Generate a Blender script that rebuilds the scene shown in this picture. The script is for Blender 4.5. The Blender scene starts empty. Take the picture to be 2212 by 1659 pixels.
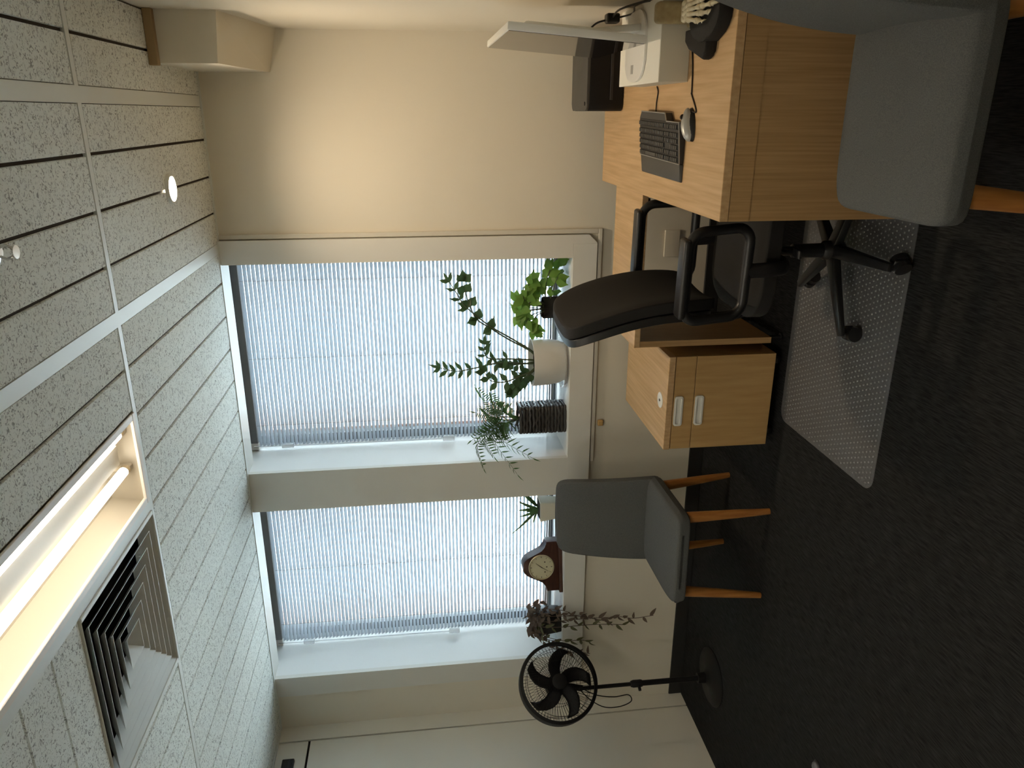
import bpy, bmesh, math, random
from mathutils import Vector, Matrix, Euler
random.seed(7)
PI = math.pi
SC = bpy.context.scene
COL = SC.collection
H = 2.6345                      # ceiling height
V = Vector

# ------------------------------------------------------------------ camera
def make_camera():
    yaw, pitch, roll = .3454, .1171, .0412
    cy, sy, cp, sp = math.cos(yaw), math.sin(yaw), math.cos(pitch), math.sin(pitch)
    fwd = V((-sy*cp, cy*cp, -sp)); right = V((cy, sy, 0)); down = fwd.cross(right)
    cr, sr = math.cos(roll), math.sin(roll)
    r2 = right*cr + down*sr; d2 = right*(-sr) + down*cr
    cd = bpy.data.cameras.new('camera'); cam = bpy.data.objects.new('camera', cd); COL.objects.link(cam)
    cd.sensor_fit = 'HORIZONTAL'; cd.sensor_width = 36.0; cd.lens = 1637.0/2212*36
    cd.clip_start = .05; cd.clip_end = 200
    X, Y, Z = d2, r2, -fwd      # the photograph was taken with the camera turned on its side
    cam.matrix_world = Matrix(((X.x, Y.x, Z.x, 0), (X.y, Y.y, Z.y, -3.9421), (X.z, Y.z, Z.z, 1.65), (0, 0, 0, 1)))
    SC.camera = cam
make_camera()

# ------------------------------------------------------------------ light and exposure
WORLD = 10.0
TUBE = 4.6
FILL_TUBE = 17.0  # strength of the added unseen tubes that lift walls and floor
DOWN_W = 23.0
SC.view_settings.view_transform = 'Standard'; SC.view_settings.look = 'None'
SC.view_settings.exposure = 1.25; SC.view_settings.gamma = 1.0; SC.view_settings.use_curve_mapping = False
w = bpy.data.worlds.new('overcast_sky'); SC.world = w; w.use_nodes = True
bg = w.node_tree.nodes['Background']; bg.inputs[0].default_value = (.82, .91, 1.0, 1); bg.inputs[1].default_value = WORLD
SC.cycles.use_denoising = True
SC.cycles.max_bounces = 10; SC.cycles.diffuse_bounces = 5; SC.cycles.transparent_max_bounces = 16
SC.cycles.sample_clamp_indirect = 6

# ------------------------------------------------------------------ materials
MATS = {}
def mat(name, col, rough=.6, metal=0, spec=.5, emit=None, estr=0, noise=None, bump=None, trans=0):
    if name in MATS: return MATS[name]
    m = bpy.data.materials.new(name); m.use_nodes = True; nt = m.node_tree; b = nt.nodes['Principled BSDF']
    b.inputs['Base Color'].default_value = (*col, 1); b.inputs['Roughness'].default_value = rough
    b.inputs['Metallic'].default_value = metal; b.inputs['Specular IOR Level'].default_value = spec
    if emit: b.inputs['Emission Color'].default_value = (*emit, 1); b.inputs['Emission Strength'].default_value = estr
    if noise or bump: tc = nt.nodes.new('ShaderNodeTexCoord')
    if noise:   # (scale vec, col2, lo, hi)
        mp = nt.nodes.new('ShaderNodeMapping'); nt.links.new(tc.outputs['Object'], mp.inputs[0]); mp.inputs['Scale'].default_value = noise[0]
        n = nt.nodes.new('ShaderNodeTexNoise'); n.inputs['Scale'].default_value = 1; n.inputs['Detail'].default_value = 5; nt.links.new(mp.outputs[0], n.inputs[0])
        r = nt.nodes.new('ShaderNodeValToRGB'); r.color_ramp.elements[0].position = noise[2]; r.color_ramp.elements[1].position = noise[3]
        r.color_ramp.elements[0].color = (*noise[1], 1); r.color_ramp.elements[1].color = (*col, 1)
        nt.links.new(n.outputs[0], r.inputs[0]); nt.links.new(r.outputs[0], b.inputs['Base Color'])
    if bump:    # (scale, strength)
        n2 = nt.nodes.new('ShaderNodeTexNoise'); n2.inputs['Scale'].default_value = bump[0]; nt.links.new(tc.outputs['Object'], n2.inputs[0])
        bp = nt.nodes.new('ShaderNodeBump'); bp.inputs['Strength'].default_value = bump[1]; bp.inputs['Distance'].default_value = .002
        nt.links.new(n2.outputs[0], bp.inputs['Height']); nt.links.new(bp.outputs[0], b.inputs['Normal'])
    MATS[name] = m; return m

def carpet():
    m = bpy.data.materials.new('carpet'); m.use_nodes = True; nt = m.node_tree; b = nt.nodes['Principled BSDF']
    tc = nt.nodes.new('ShaderNodeTexCoord')
    outs = []
    for rot in (0, PI/2):
        mp = nt.nodes.new('ShaderNodeMapping'); nt.links.new(tc.outputs['Object'], mp.inputs[0])
        mp.inputs['Rotation'].default_value = (0, 0, rot); mp.inputs['Scale'].default_value = (240, 16, 1)
        n = nt.nodes.new('ShaderNodeTexNoise'); n.inputs['Scale'].default_value = 1; n.inputs['Detail'].default_value = 3
        nt.links.new(mp.outputs[0], n.inputs[0]); outs.append(n.outputs[0])
    ck = nt.nodes.new('ShaderNodeTexChecker'); ck.inputs['Scale'].default_value = 2.0; nt.links.new(tc.outputs['Object'], ck.inputs[0])
    mx = nt.nodes.new('ShaderNodeMix'); mx.data_type = 'FLOAT'
    nt.links.new(ck.outputs['Fac'], mx.inputs[0]); nt.links.new(outs[0], mx.inputs[2]); nt.links.new(outs[1], mx.inputs[3])
    r = nt.nodes.new('ShaderNodeValToRGB'); r.color_ramp.elements[0].position = .36; r.color_ramp.elements[1].position = .66
    r.color_ramp.elements[0].color = (.0085, .0085, .0086, 1); r.color_ramp.elements[1].color = (.025, .025, .0246, 1)
    nt.links.new(mx.outputs[0], r.inputs[0]); nt.links.new(r.outputs[0], b.inputs['Base Color'])
    b.inputs['Roughness'].default_value = 1; b.inputs['Specular IOR Level'].default_value = .15
    return m

def ceiling_tile():
    m = bpy.data.materials.new('mineral_tile'); m.use_nodes = True; nt = m.node_tree; b = nt.nodes['Principled BSDF']
    tc = nt.nodes.new('ShaderNodeTexCoord')
    n = nt.nodes.new('ShaderNodeTexNoise'); n.inputs['Scale'].default_value = 85; n.inputs['Detail'].default_value = 2; n.inputs['Distortion'].default_value = 1.6
    nt.links.new(tc.outputs['Object'], n.inputs[0])
    r = nt.nodes.new('ShaderNodeValToRGB'); r.color_ramp.elements[0].position = .33; r.color_ramp.elements[1].position = .46
    r.color_ramp.elements[0].color = (.34, .345, .325, 1); r.color_ramp.elements[1].color = (.82, .845, .80, 1)
    nt.links.new(n.outputs[0], r.inputs[0]); nt.links.new(r.outputs[0], b.inputs['Base Color'])
    bp = nt.nodes.new('ShaderNodeBump'); bp.inputs['Strength'].default_value = .5; bp.inputs['Distance'].default_value = .004
    nt.links.new(r.outputs[0], bp.inputs['Height']); nt.links.new(bp.outputs[0], b.inputs['Normal'])
    b.inputs['Roughness'].default_value = .95; b.inputs['Specular IOR Level'].default_value = .1
    return m

def wood(name, c1, c2, scale, rough=.45):
    return mat(name, c1, rough, noise=(scale, c2, .32, .68), spec=.35)

def thin_glass():
    m = bpy.data.materials.new('window_glass'); m.use_nodes = True; nt = m.node_tree; nt.nodes.clear()
    o = nt.nodes.new('ShaderNodeOutputMaterial'); t = nt.nodes.new('ShaderNodeBsdfTransparent'); g = nt.nodes.new('ShaderNodeBsdfGlossy')
    g.inputs['Roughness'].default_value = .02; t.inputs[0].default_value = (.95, .98, .97, 1)
    f = nt.nodes.new('ShaderNodeFresnel'); f.inputs[0].default_value = 1.45; mx = nt.nodes.new('ShaderNodeMixShader')
    nt.links.new(f.outputs[0], mx.inputs[0]); nt.links.new(t.outputs[0], mx.inputs[1]); nt.links.new(g.outputs[0], mx.inputs[2]); nt.links.new(mx.outputs[0], o.inputs[0])
    return m

def clear_plastic(name, tint, amount, rough=.25):
    m = bpy.data.materials.new(name); m.use_nodes = True; nt = m.node_tree; b = nt.nodes['Principled BSDF']
    b.inputs['Base Color'].default_value = (*tint, 1); b.inputs['Roughness'].default_value = rough
    o = nt.nodes['Material Output']; t = nt.nodes.new('ShaderNodeBsdfTransparent'); mx = nt.nodes.new('ShaderNodeMixShader'); mx.inputs[0].default_value = amount
    nt.links.new(t.outputs[0], mx.inputs[1]); nt.links.new(b.outputs[0], mx.inputs[2]); nt.links.new(mx.outputs[0], o.inputs[0])
    return m

def translucent(name, col, amt, rough=.5):
    m = bpy.data.materials.new(name); m.use_nodes = True; nt = m.node_tree; b = nt.nodes['Principled BSDF']
    b.inputs['Base Color'].default_value = (*col, 1); b.inputs['Roughness'].default_value = rough; b.inputs['Specular IOR Level'].default_value = .3
    o = nt.nodes['Material Output']; t = nt.nodes.new('ShaderNodeBsdfTranslucent'); t.inputs[0].default_value = (*col, 1)
    mx = nt.nodes.new('ShaderNodeMixShader'); mx.inputs[0].default_value = amt
    nt.links.new(b.outputs[0], mx.inputs[1]); nt.links.new(t.outputs[0], mx.inputs[2]); nt.links.new(mx.outputs[0], o.inputs[0])
    return m

def brick():
    m = bpy.data.materials.new('red_brick'); m.use_nodes = True; nt = m.node_tree; b = nt.nodes['Principled BSDF']
    tc = nt.nodes.new('ShaderNodeTexCoord'); mp = nt.nodes.new('ShaderNodeMapping'); nt.links.new(tc.outputs['Object'], mp.inputs[0])
    mp.inputs['Rotation'].default_value = (0, PI/2, 0)
    bt = nt.nodes.new('ShaderNodeTexBrick'); bt.inputs['Scale'].default_value = 6; bt.inputs['Color1'].default_value = (.42, .20, .14, 1)
    bt.inputs['Color2'].default_value = (.5, .28, .2, 1); bt.inputs['Mortar'].default_value = (.6, .55, .5, 1)
    nt.links.new(mp.outputs[0], bt.inputs[0]); nt.links.new(bt.outputs[0], b.inputs['Base Color']); b.inputs['Roughness'].default_value = .9
    return m

WALL = mat('cream_wall_paint', (.75, .70, .59), .75, spec=.25, bump=(90, .12))
CASE = mat('white_casing_paint', (.72, .71, .66), .5, spec=.35)
REVEAL = mat('white_gloss_paint', (.80, .80, .78), .4, spec=.4)
PANEL = mat('cream_laminate_panel', (.80, .765, .67), .42, spec=.4)
BLACK_GAP = mat('dark_gap', (.012, .011, .01), .9)
TRIMW = mat('white_metal_trim', (.74, .76, .72), .5)
GROOVE = mat('dark_tile_edge', (.06, .05, .045), 1)
TILE = ceiling_tile(); CARPET = carpet(); GLASS = thin_glass(); BRICK = brick()
OAK_Y = wood('oak_top_laminate', (.60, .40, .215), (.47, .295, .14), (70, 3, 30))
OAK_V = wood('oak_panel_shaded', (.47, .295, .135), (.36, .215, .09), (130, 130, 3))  # same laminate as the tops, shade on upright panels put into the colour
OAK_C = wood('oak_cabinet_shaded', (.53, .34, .145), (.44, .27, .105), (40, 40, 4))  # cabinet oak, darkened to carry the shade of its upright faces
LEGWOOD = wood('stained_beech', (.42, .19, .05), (.30, .12, .03), (60, 60, 5), .4)
FABRIC = mat('grey_woven_fabric', (.128, .132, .130), .95, spec=.15, noise=((420, 420, 420), (.086, .09, .090), .35, .65), bump=(700, .5))
BLACKF = mat('black_fabric', (.016, .015, .014), .8, spec=.3, bump=(500, .3))
BLACKP = mat('black_plastic', (.012, .012, .013), .38)
FANP = mat('satin_black_plastic', (.007, .007, .0075), .5, spec=.25)
BLACKM = mat('black_matt_plastic', (.02, .02, .021), .6)
GREYP = mat('dark_grey_plastic', (.055, .055, .052), .5)
CHROME = mat('chrome', (.7, .7, .7), .15, 1)
STEEL = mat('grey_steel', (.4, .4, .4), .35, 1)
WHITEP = mat('white_plastic', (.78, .77, .72), .35)
SLAT = translucent('pale_blind_slat', (.42, .455, .49), .16, .4)
RAIL = mat('grey_blind_rail', (.26, .27, .27), .4)
ALU = mat('dark_window_frame', (.10, .11, .12), .4)

# ------------------------------------------------------------------ mesh helpers
def smooth(o, ang=40):
    me = o.data
    for p in me.polygons: p.use_smooth = True
    try: me.set_sharp_from_angle(angle=math.radians(ang))
    except Exception: pass
def obj(name, bm, m, parent=None, sm=None, loc=None, rot=None):
    me = bpy.data.meshes.new(name); bmesh.ops.recalc_face_normals(bm, faces=bm.faces[:]); bm.to_mesh(me); bm.free()
    o = bpy.data.objects.new(name, me); COL.objects.link(o)
    for x in (m if isinstance(m, (list, tuple)) else [m]): me.materials.append(x)
    if parent: o.parent = parent
    if loc: o.location = loc
    if rot: o.rotation_euler = rot
    if sm: smooth(o, sm)
    return o
def raw(name, bm, m, parent=None, sm=None):      # keep normals as built (open surfaces)
    me = bpy.data.meshes.new(name); bm.to_mesh(me); bm.free()
    o = bpy.data.objects.new(name, me); COL.objects.link(o); me.materials.append(m)
    if parent: o.parent = parent
    if sm: smooth(o, sm)
    return o
def tag(o, label, cat, group=None):
    o['label'] = label; o['category'] = cat
    if group: o['group'] = group
    return o
def thing(name, label, cat, loc=(0, 0, 0), rz=0, group=None):
    o = bpy.data.objects.new(name, None); COL.objects.link(o); o.location = loc; o.rotation_euler = (0, 0, rz); o.empty_display_size = .05
    return tag(o, label, cat, group)
def struct(o): o['kind'] = 'structure'; return o
def dup(root, loc, rz, label=None):
    r = root.copy(); COL.objects.link(r); r.location = loc; r.rotation_euler = (0, 0, rz)
    if label: r['label'] = label
    for ch in list(root.children):
        c = ch.copy(); COL.objects.link(c); c.parent = r
        for g in list(ch.children):
            d = g.copy(); COL.objects.link(d); d.parent = c
    return r
NB = bmesh.new
def merge(bm, t, M=None, mi=0):
    if M is not None: bmesh.ops.transform(t, matrix=M, verts=t.verts[:])
    for f in t.faces: f.material_index = mi
    me = bpy.data.meshes.new('tmp'); t.to_mesh(me); t.free(); bm.from_mesh(me); bpy.data.meshes.remove(me)
def box(bm, x0, x1, y0, y1, z0, z1, bev=0, seg=2, M=None, mi=0):
    t = NB(); bmesh.ops.create_cube(t, size=1)
    bmesh.ops.transform(t, matrix=Matrix.Translation(((x0+x1)/2, (y0+y1)/2, (z0+z1)/2)) @ Matrix.Diagonal((x1-x0, y1-y0, z1-z0, 1)), verts=t.verts[:])
    if bev: bmesh.ops.bevel(t, geom=t.edges[:], offset=bev, segments=seg, profile=.5, affect='EDGES')
    merge(bm, t, M, mi)
def cbox(x0, x1, y0, y1, z0, z1, bev=0, seg=2):
    bm = NB(); box(bm, x0, x1, y0, y1, z0, z1, bev, seg); return bm
def hexa(bm, b, t):            # 4 bottom + 4 top corners
    vs = [bm.verts.new(p) for p in list(b)+list(t)]
    for f in ((3, 2, 1, 0), (4, 5, 6, 7), (0, 1, 5, 4), (1, 2, 6, 5), (2, 3, 7, 6), (3, 0, 4, 7)): bm.faces.new([vs[i] for i in f])
def tube(bm, pts, r, n=8, closed=False, caps=True, sx=1.0):
    pts = [V(p) for p in pts]; rs = r if isinstance(r, (list, tuple)) else [r]*len(pts)
    rings = []; up = None; N = len(pts)
    for i, p in enumerate(pts):
        a = pts[(i-1) % N] if (closed or i) else p; b = pts[(i+1) % N] if (closed or i < N-1) else p
        d = (b-a).normalized()
        if up is None: up = V((0, 0, 1)) if abs(d.z) < .9 else V((1, 0, 0))
        s = d.cross(up).normalized(); up = s.cross(d).normalized()
        rings.append([bm.verts.new(p + (s*math.cos(2*PI*k/n)*sx + up*math.sin(2*PI*k/n))*rs[i]) for k in range(n)])
    for i in range(N if closed else N-1):
        A, B = rings[i], rings[(i+1) % N]
        for k in range(n): bm.faces.new((A[k], A[(k+1) % n], B[(k+1) % n], B[k]))
    if caps and not closed: bm.faces.new(rings[0][::-1]); bm.faces.new(rings[-1])
def lathe(bm, prof, n=32, M=None, cap0=True, cap1=True):
    t = NB(); rings = []
    for r, z in prof: rings.append([t.verts.new((r*math.cos(2*PI*k/n), r*math.sin(2*PI*k/n), z)) for k in range(n)])
    for A, B in zip(rings, rings[1:]):
        for k in range(n): t.faces.new((A[k], A[(k+1) % n], B[(k+1) % n], B[k]))
    if cap0: t.faces.new(rings[0][::-1])
    if cap1: t.faces.new(rings[-1])
    merge(bm, t, M)
def prism(bm, poly, h0, h1, M=None, bev=0):      # poly in xy, extruded z
    t = NB(); a = [t.verts.new((x, y, h0)) for x, y in poly]; b = [t.verts.new((x, y, h1)) for x, y in poly]; n = len(poly)
    t.faces.new(a[::-1]); t.faces.new(b)
    for i in range(n): t.faces.new((a[i], a[(i+1) % n], b[(i+1) % n], b[i]))
    if bev: bmesh.ops.bevel(t, geom=[e for e in t.edges if abs(e.verts[0].co.z-e.verts[1].co.z) < 1e-6], offset=bev, segments=2, profile=.5, affect='EDGES')
    merge(bm, t, M)
def rrect(w, d, r, n=6, cx=0, cy=0):
    out = []
    for sx, sy, a0 in ((1, 1, 0), (-1, 1, 90), (-1, -1, 180), (1, -1, 270)):
        for k in range(n+1):
            a = math.radians(a0+90*k/n); out.append((cx+sx*(w/2-r)+r*math.cos(a), cy+sy*(d/2-r)+r*math.sin(a)))
    return out
def sphere(bm, c, r, n=12, s=(1, 1, 1)):
    t = NB(); bmesh.ops.create_uvsphere(t, u_segments=n, v_segments=max(6, n//2+2), radius=r)
    merge(bm, t, Matrix.Translation(c) @ Matrix.Diagonal((*s, 1)))
def leaf(bm, base, d, nrm, L, W, curl=.25, seg=6, tip=1.0, oval=False):
    d = V(d).normalized(); nrm = V(nrm); s = d.cross(nrm)
    if s.length < 1e-4: s = d.cross(V((.3, .5, .8)))
    s.normalize(); nrm = s.cross(d).normalized(); base = V(base); L3 = []
    for i in range(seg+1):
        t = i/seg; wd = (W*.5*math.sin(PI*t**.85)**1.35 if oval else W*.5*math.sin(PI*min(1, (t*.94+.06))**.8)**.8*tip) if 0 < i < seg else W*.03
        c = base + d*(L*t) - nrm*(curl*L*t*t)
        L3.append((bm.verts.new(c - s*wd + nrm*wd*.12), bm.verts.new(c), bm.verts.new(c + s*wd + nrm*wd*.12)))
    for A, B in zip(L3, L3[1:]):
        bm.faces.new((A[0], A[1], B[1], B[0])); bm.faces.new((A[1], A[2], B[2], B[1]))
def spline(pts, n=6):
    P = [V(p) for p in pts]; P = [P[0]*2-P[1]] + P + [P[-1]*2-P[-2]]; out = []
    for i in range(1, len(P)-2):
        for k in range(n):
            t = k/n; a, b, c, d = P[i-1:i+3]
            out.append(.5*((2*b)+(c-a)*t+(2*a-5*b+4*c-d)*t*t+(3*b-a-3*c+d)*t**3))
    out.append(P[-2]); return out
def rv(a=1): return V((random.uniform(-a, a), random.uniform(-a, a), random.uniform(-a, a)))

# ================================================================== THE SETTING
XL, XR, YR = -3.70, .37, -5.3
W1 = (-1.8875, -.722); W2 = (-3.29, -2.126); SILL = .832; RD = .40     # window openings, sill height, recess depth
o = struct(obj('floor', cbox(XL-.1, XR+.1, YR-.1, .1, -.08, 0), CARPET))
# window wall: a wall with two tall recesses, faced by a projecting casing
bm = NB()
box(bm, XL-.1, XR+.1, .03, .42, -.08, .70)
box(bm, XL-.1, -3.40, .03, .42, .70, 2.9); box(bm, -.64, XR+.1, .03, .42, .70, 2.9); box(bm, -2.10, -1.915, .03, .42, .70, 2.9)
struct(obj('wall_window', bm, WALL))
bm = NB()
box(bm, -3.43, W2[0], 0, .03, SILL, H); box(bm, W2[1], W1[0], 0, .03, SILL, H); box(bm, W1[1], -.601, 0, .03, SILL, H); box(bm, -.646, -.601, 0, .03, .745, SILL)
box(bm, -3.43, -.646, 0, .03, .70, SILL, .002, 1)
prism(bm, [(-.646, .70), (-.601, .745), (-.646, .745)], 0, .03, Matrix(((1, 0, 0, 0), (0, 0, 1, 0), (0, 1, 0, 0), (0, 0, 0, 1))))
box(bm, W1[0], W1[1], 0, .15, H-.003, H+.016); box(bm, W2[0], W2[1], 0, .15, H-.004, H+.016)
struct(obj('trim_1', bm, CASE))
bm = NB()                                        # recess linings and sill boards
for a, b in (W1, W2):
    box(bm, a-.027, a, .03, .42, SILL-.02, 2.9); box(bm, b, b+.027, .03, .42, SILL-.02, 2.9)
    box(bm, a-.027, b+.027, .03, .43, SILL-.10, SILL, .002, 1)
struct(obj('trim_2', bm, REVEAL))
bm = NB()
for a, b in (W1, W2): box(bm, a-.03, b+.03, .03, .45, 2.70, 2.9)
struct(obj('trim_3', bm, BLACK_GAP))  # pocket over the blinds coloured black to stand in for its shade
struct(obj('baseboard_window', cbox(XL, XR, .018, .03, 0, .085, .003, 1), mat('black_rubber_skirting', (.014, .014, .014), .6)))
# left wall: flush laminate panels with black shadow gaps
bm = NB()
box(bm, XL-.1, XL, -.088, .06, 0, 2.9); box(bm, XL-.1, XL, YR, -.100, 0, 2.437); box(bm, XL-.1, XL, YR, -.100, 2.452, 2.9)
wl = struct(obj('wall_left', bm, PANEL))
obj('shadow_gap', cbox(XL-.12, XL-.012, YR, .02, 0, H), BLACK_GAP, wl)
bm = NB(); box(bm, XL-.005, XL+.022, -.36, -.245, 2.515, 2.585, .004, 1); box(bm, XL, XL+.03, -.34, -.26, 2.53, 2.545, .002, 1)
obj('hinge_bracket', bm, BLACKM, wl)
struct(obj('wall_right', cbox(XR, XR+.1, YR-.1, .1, 0, 2.9), WALL))
struct(obj('wall_rear', cbox(XL-.1, XR+.1, YR-.1, YR, 0, 2.9), WALL))
struct(obj('trim_8', cbox(XL-.12, XR+.12, YR-.12, .5, 2.93, 3.05), mat('grey_slab', (.3, .3, .3), .9)))
# boxed bulkhead in the right corner under the ceiling
bm = NB(); hexa(bm, [(.182, -.64, 2.388), (XR, -.64, 2.372), (XR, .03, 2.262), (.182, .03, 2.305)], [(.182, -.64, H), (XR, -.64, H), (XR, .03, H), (.182, .03, H)])
bh = struct(obj('trim_4', bm, WALL))
obj('timber_batten', cbox(.172, XR, -.672, -.64, 2.600, H-.001, .002, 1), mat('tan_timber', (.36, .25, .12), .6), bh)

# ---- ceiling: mineral planks in a T-bar grid
LX0, LX1, LY0, LY1 = -1.296, -.958, -2.66, -1.402       # light opening
VX0, VX1, VY0, VY1 = -1.995, -1.335, -2.03, -1.398      # vent opening
TX = [.053, -.637]                 # wide bars
bt = NB(); bb = NB(); RUN = -1.386
PW = .69/4
REAR_FILL = [(.053-PW*7, -3.435), (.053-PW*16, -3.435)]   # unseen fill fixtures added behind the camera to brighten the room
def plank(x0, x1, y0, y1, gx=.0065, gy=.0050):
    if x1-x0 < .02 or y1-y0 < .02: return
    for hx, hy in REAR_FILL:
        if x1 > hx-PW+.01 and x0 < hx+PW-.01 and y0 < hy < y1:
            plank(x0, x1, y0, hy-.632, gx, gy); plank(x0, x1, hy+.632, y1, gx, gy); return
    t = NB(); z = H; e = .005
    q = [(x0+gx, y0+gy), (x1-gx, y0+gy), (x1-gx, y1-gy), (x0+gx, y1-gy)]; p = [(x0+gx-e*.3, y0+gy-e*.3), (x1-gx+e*.3, y0+gy-e*.3), (x1-gx+e*.3, y1-gy+e*.3), (x0+gx-e*.3, y1-gy+e*.3)]
    a = [t.verts.new((*c, z)) for c in q]; b = [t.verts.new((*c, z+e)) for c in p]; c4 = [t.verts.new((*c, z+.016)) for c in p]
    t.faces.new(a[::-1])
    for i in range(4): t.faces.new((a[i], a[(i+1) % 4], b[(i+1) % 4], b[i])); t.faces.new((b[i], b[(i+1) % 4], c4[(i+1) % 4], c4[i]))
    t.faces.new(c4); merge(bt, t)
    box(bb, x0, x1, y0, y1, z+.010, z+.02)
def bays(y0, y1, xa=XL, xb=XR):
    for k in range(-4, 24):
        i, j = divmod(k, 4); xr = .053-.69*i - (.69*j/4); xl = xr-.69/4
        x1, x0 = min(xr-(.021 if j == 0 and i in (0, 1) else 0), xb), max(xl+(.021 if j == 3 and i in (-1, 0) else 0), xa)
        if x1 > x0: plank(x0, x1, y0, y1)
bays(RUN+.016, .0); bays(.0, .03, -.601, .182); bays(.0, .03, XL, -3.43)
for y0, y1 in ((-2.745, RUN-.016), (-4.09, -2.775), (YR, -4.12)):
    if y0 < -2.0 and y1 > -2: 
        for xa, xb in ((XL, VX0), (LX1, XR)): bays(y0, y1, xa, xb)
        yy = VY0
        while yy > y0+.02:
            plank(VX0, LX0-.03, max(y0, yy-.17), yy); yy -= .17
        plank(LX0, LX1, y0, LY0)
    else: bays(y0, y1)
struct(obj('ceiling', bt, TILE)); cb = struct(obj('ceiling_backing', bb, GROOVE))
cb.name = 'trim_5'
bm = NB()
for y in (RUN, -2.76, -4.105): box(bm, XL, XR, y-.014, y+.014, H-.001, H+.012)
for x in TX:
    if XL < x < XR:
        for y0, y1 in ((RUN+.014, 0), (-2.746, RUN-.014)):
            if y0 < -2 and (VX0 < x < VX1 or LX0-.03 < x < LX1): continue
            box(bm, x-.0245, x+.0245, y0, y1, H-.001, H+.012)
box(bm, LX0-.040, LX0, LY0, RUN-.014, H-.001, H+.012)
struct(obj('trim_6', bm, TRIMW))
bm = NB(); box(bm, -3.43, -.601, -.022, 0, H-.004, H+.012); box(bm, -.601, .182, .008, .03, H-.004, H+.004); box(bm, XL, -3.43, .008, .03, H-.004, H+.004); box(bm, XL, XL+.022, YR, -.022, H-.004, H+.012)
struct(obj('trim_7', bm, TRIMW))

# ---- windows: dark frame, two panes, brick outer reveal
for i, (a, b) in enumerate((W1, W2)):
    wz0, wz1, y0, y1 = SILL-.01, 2.72, .43, .48
    bm = NB(); f = .045
    box(bm, a-.03, a+f, y0, y1, wz0, wz1); box(bm, b-f, b+.03, y0, y1, wz0, wz1); box(bm, a+f, b-f, y0, y1, wz0, wz0+.05); box(bm, a+f, b-f, y0, y1, wz1-.05, wz1)
    wf = struct(obj('window_%d' % (i+1), bm, ALU))
    obj('pane', cbox(a+f-.005, b-f+.005, .452, .458, wz0+.045, wz1-.045), GLASS, wf)
    bm = NB(); box(bm, a-.30, a-.005, .48, .80, .3, 3.0)
    box(bm, b+.005, b+.30, .48, .80, .3, 3.0)
    bm2 = cbox(a-.005, b+.005, .48, .84, wz0-.12, wz0-.02)
    obj('outer_sill', bm2, mat('concrete', (.5, .5, .48), .9), wf); obj('brick_pier', bm, BRICK, wf)

# ================================================================== CEILING FITTINGS
def ceiling_light(loc, label, power, tubename):
    t = thing('ceiling_light', label, 'light', (*loc, H), 0, 'recessed fluorescent ceiling fixtures')
    hx, hy = (LX1-LX0)/2, (LY1-LY0)/2; d = .115
    CR = mat('cream_enamel', (.50, .45, .36), .4)
    bm = NB(); c = [(-hx, -hy), (hx, -hy), (hx, hy), (-hx, hy)]; k = .86
    lo = [bm.verts.new((x, y, 0)) for x, y in c]; hi = [bm.verts.new((x*k, y*.985, d)) for x, y in c]
    lo2 = [bm.verts.new((x*1.0, y*1.0, d+.012)) for x, y in c]
    for i in range(4): bm.faces.new((lo[i], lo[(i+1) % 4], hi[(i+1) % 4], hi[i])); bm.faces.new((lo[(i+1) % 4], lo[i], lo2[i], lo2[(i+1) % 4]))
    bm.faces.new(hi); bm.faces.new(lo2[::-1]); obj('housing', bm, CR, t)
    bm = NB(); e = .024
    for x0, x1, y0, y1 in ((-hx, hx, -hy, -hy+e), (-hx, hx, hy-e, hy), (-hx, -hx+e, -hy+e, hy-e), (hx-e, hx, -hy+e, hy-e)): box(bm, x0, x1, y0, y1, -.006, .006, .002, 1)
    obj('frame', bm, mat('pinkish_enamel', (.80, .73, .66), .45), t)
    bm = NB(); prism(bm, [(-.045, .113), (-.034, .048), (.034, .048), (.045, .113)], -hy+.06, hy-.06, Matrix(((1, 0, 0, .038), (0, 0, 1, 0), (0, 1, 0, 0), (0, 0, 0, 1))))
    obj('ballast_cover', bm, CR, t)
    GLOW = mat(tubename, (1, 1, 1), .5, emit=(1, .93, .80), estr=power)
    for x in (.105, -.03):
        bm = NB(); tube(bm, [(x, -hy+.05, .045), (x, hy-.05, .045)], .016, 14); tb = obj('tube', bm, GLOW, t, 40)
        for y in (-hy+.028, hy-.05):
            bm = NB(); tube(bm, [(x, y, .045), (x, y+.022, .045)], .0168, 14); obj('end_cap', bm, mat('brass_cap', (.6, .5, .35), .35, .6), tb, 40)
        for s in (-1, 1):
            bm = NB(); box(bm, x-.012, x+.012, s*(hy-.014)-.012, s*(hy-.014)+.012, .03, .1, .004, 1); obj('lamp_holder', bm, CR, t)
ceiling_light(((LX0+LX1)/2, (LY0+LY1)/2), 'open recessed fluorescent fixture with two bare glowing tubes beside the air vent', TUBE, 'lit_tube')
ceiling_light(REAR_FILL[0], 'added unseen fluorescent fill fixture above the camera, behind the one in view', FILL_TUBE, 'lit_fill_tube')
ceiling_light(REAR_FILL[1], 'added unseen fluorescent fill fixture at the rear left of the room', FILL_TUBE, 'lit_fill_tube')

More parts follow.
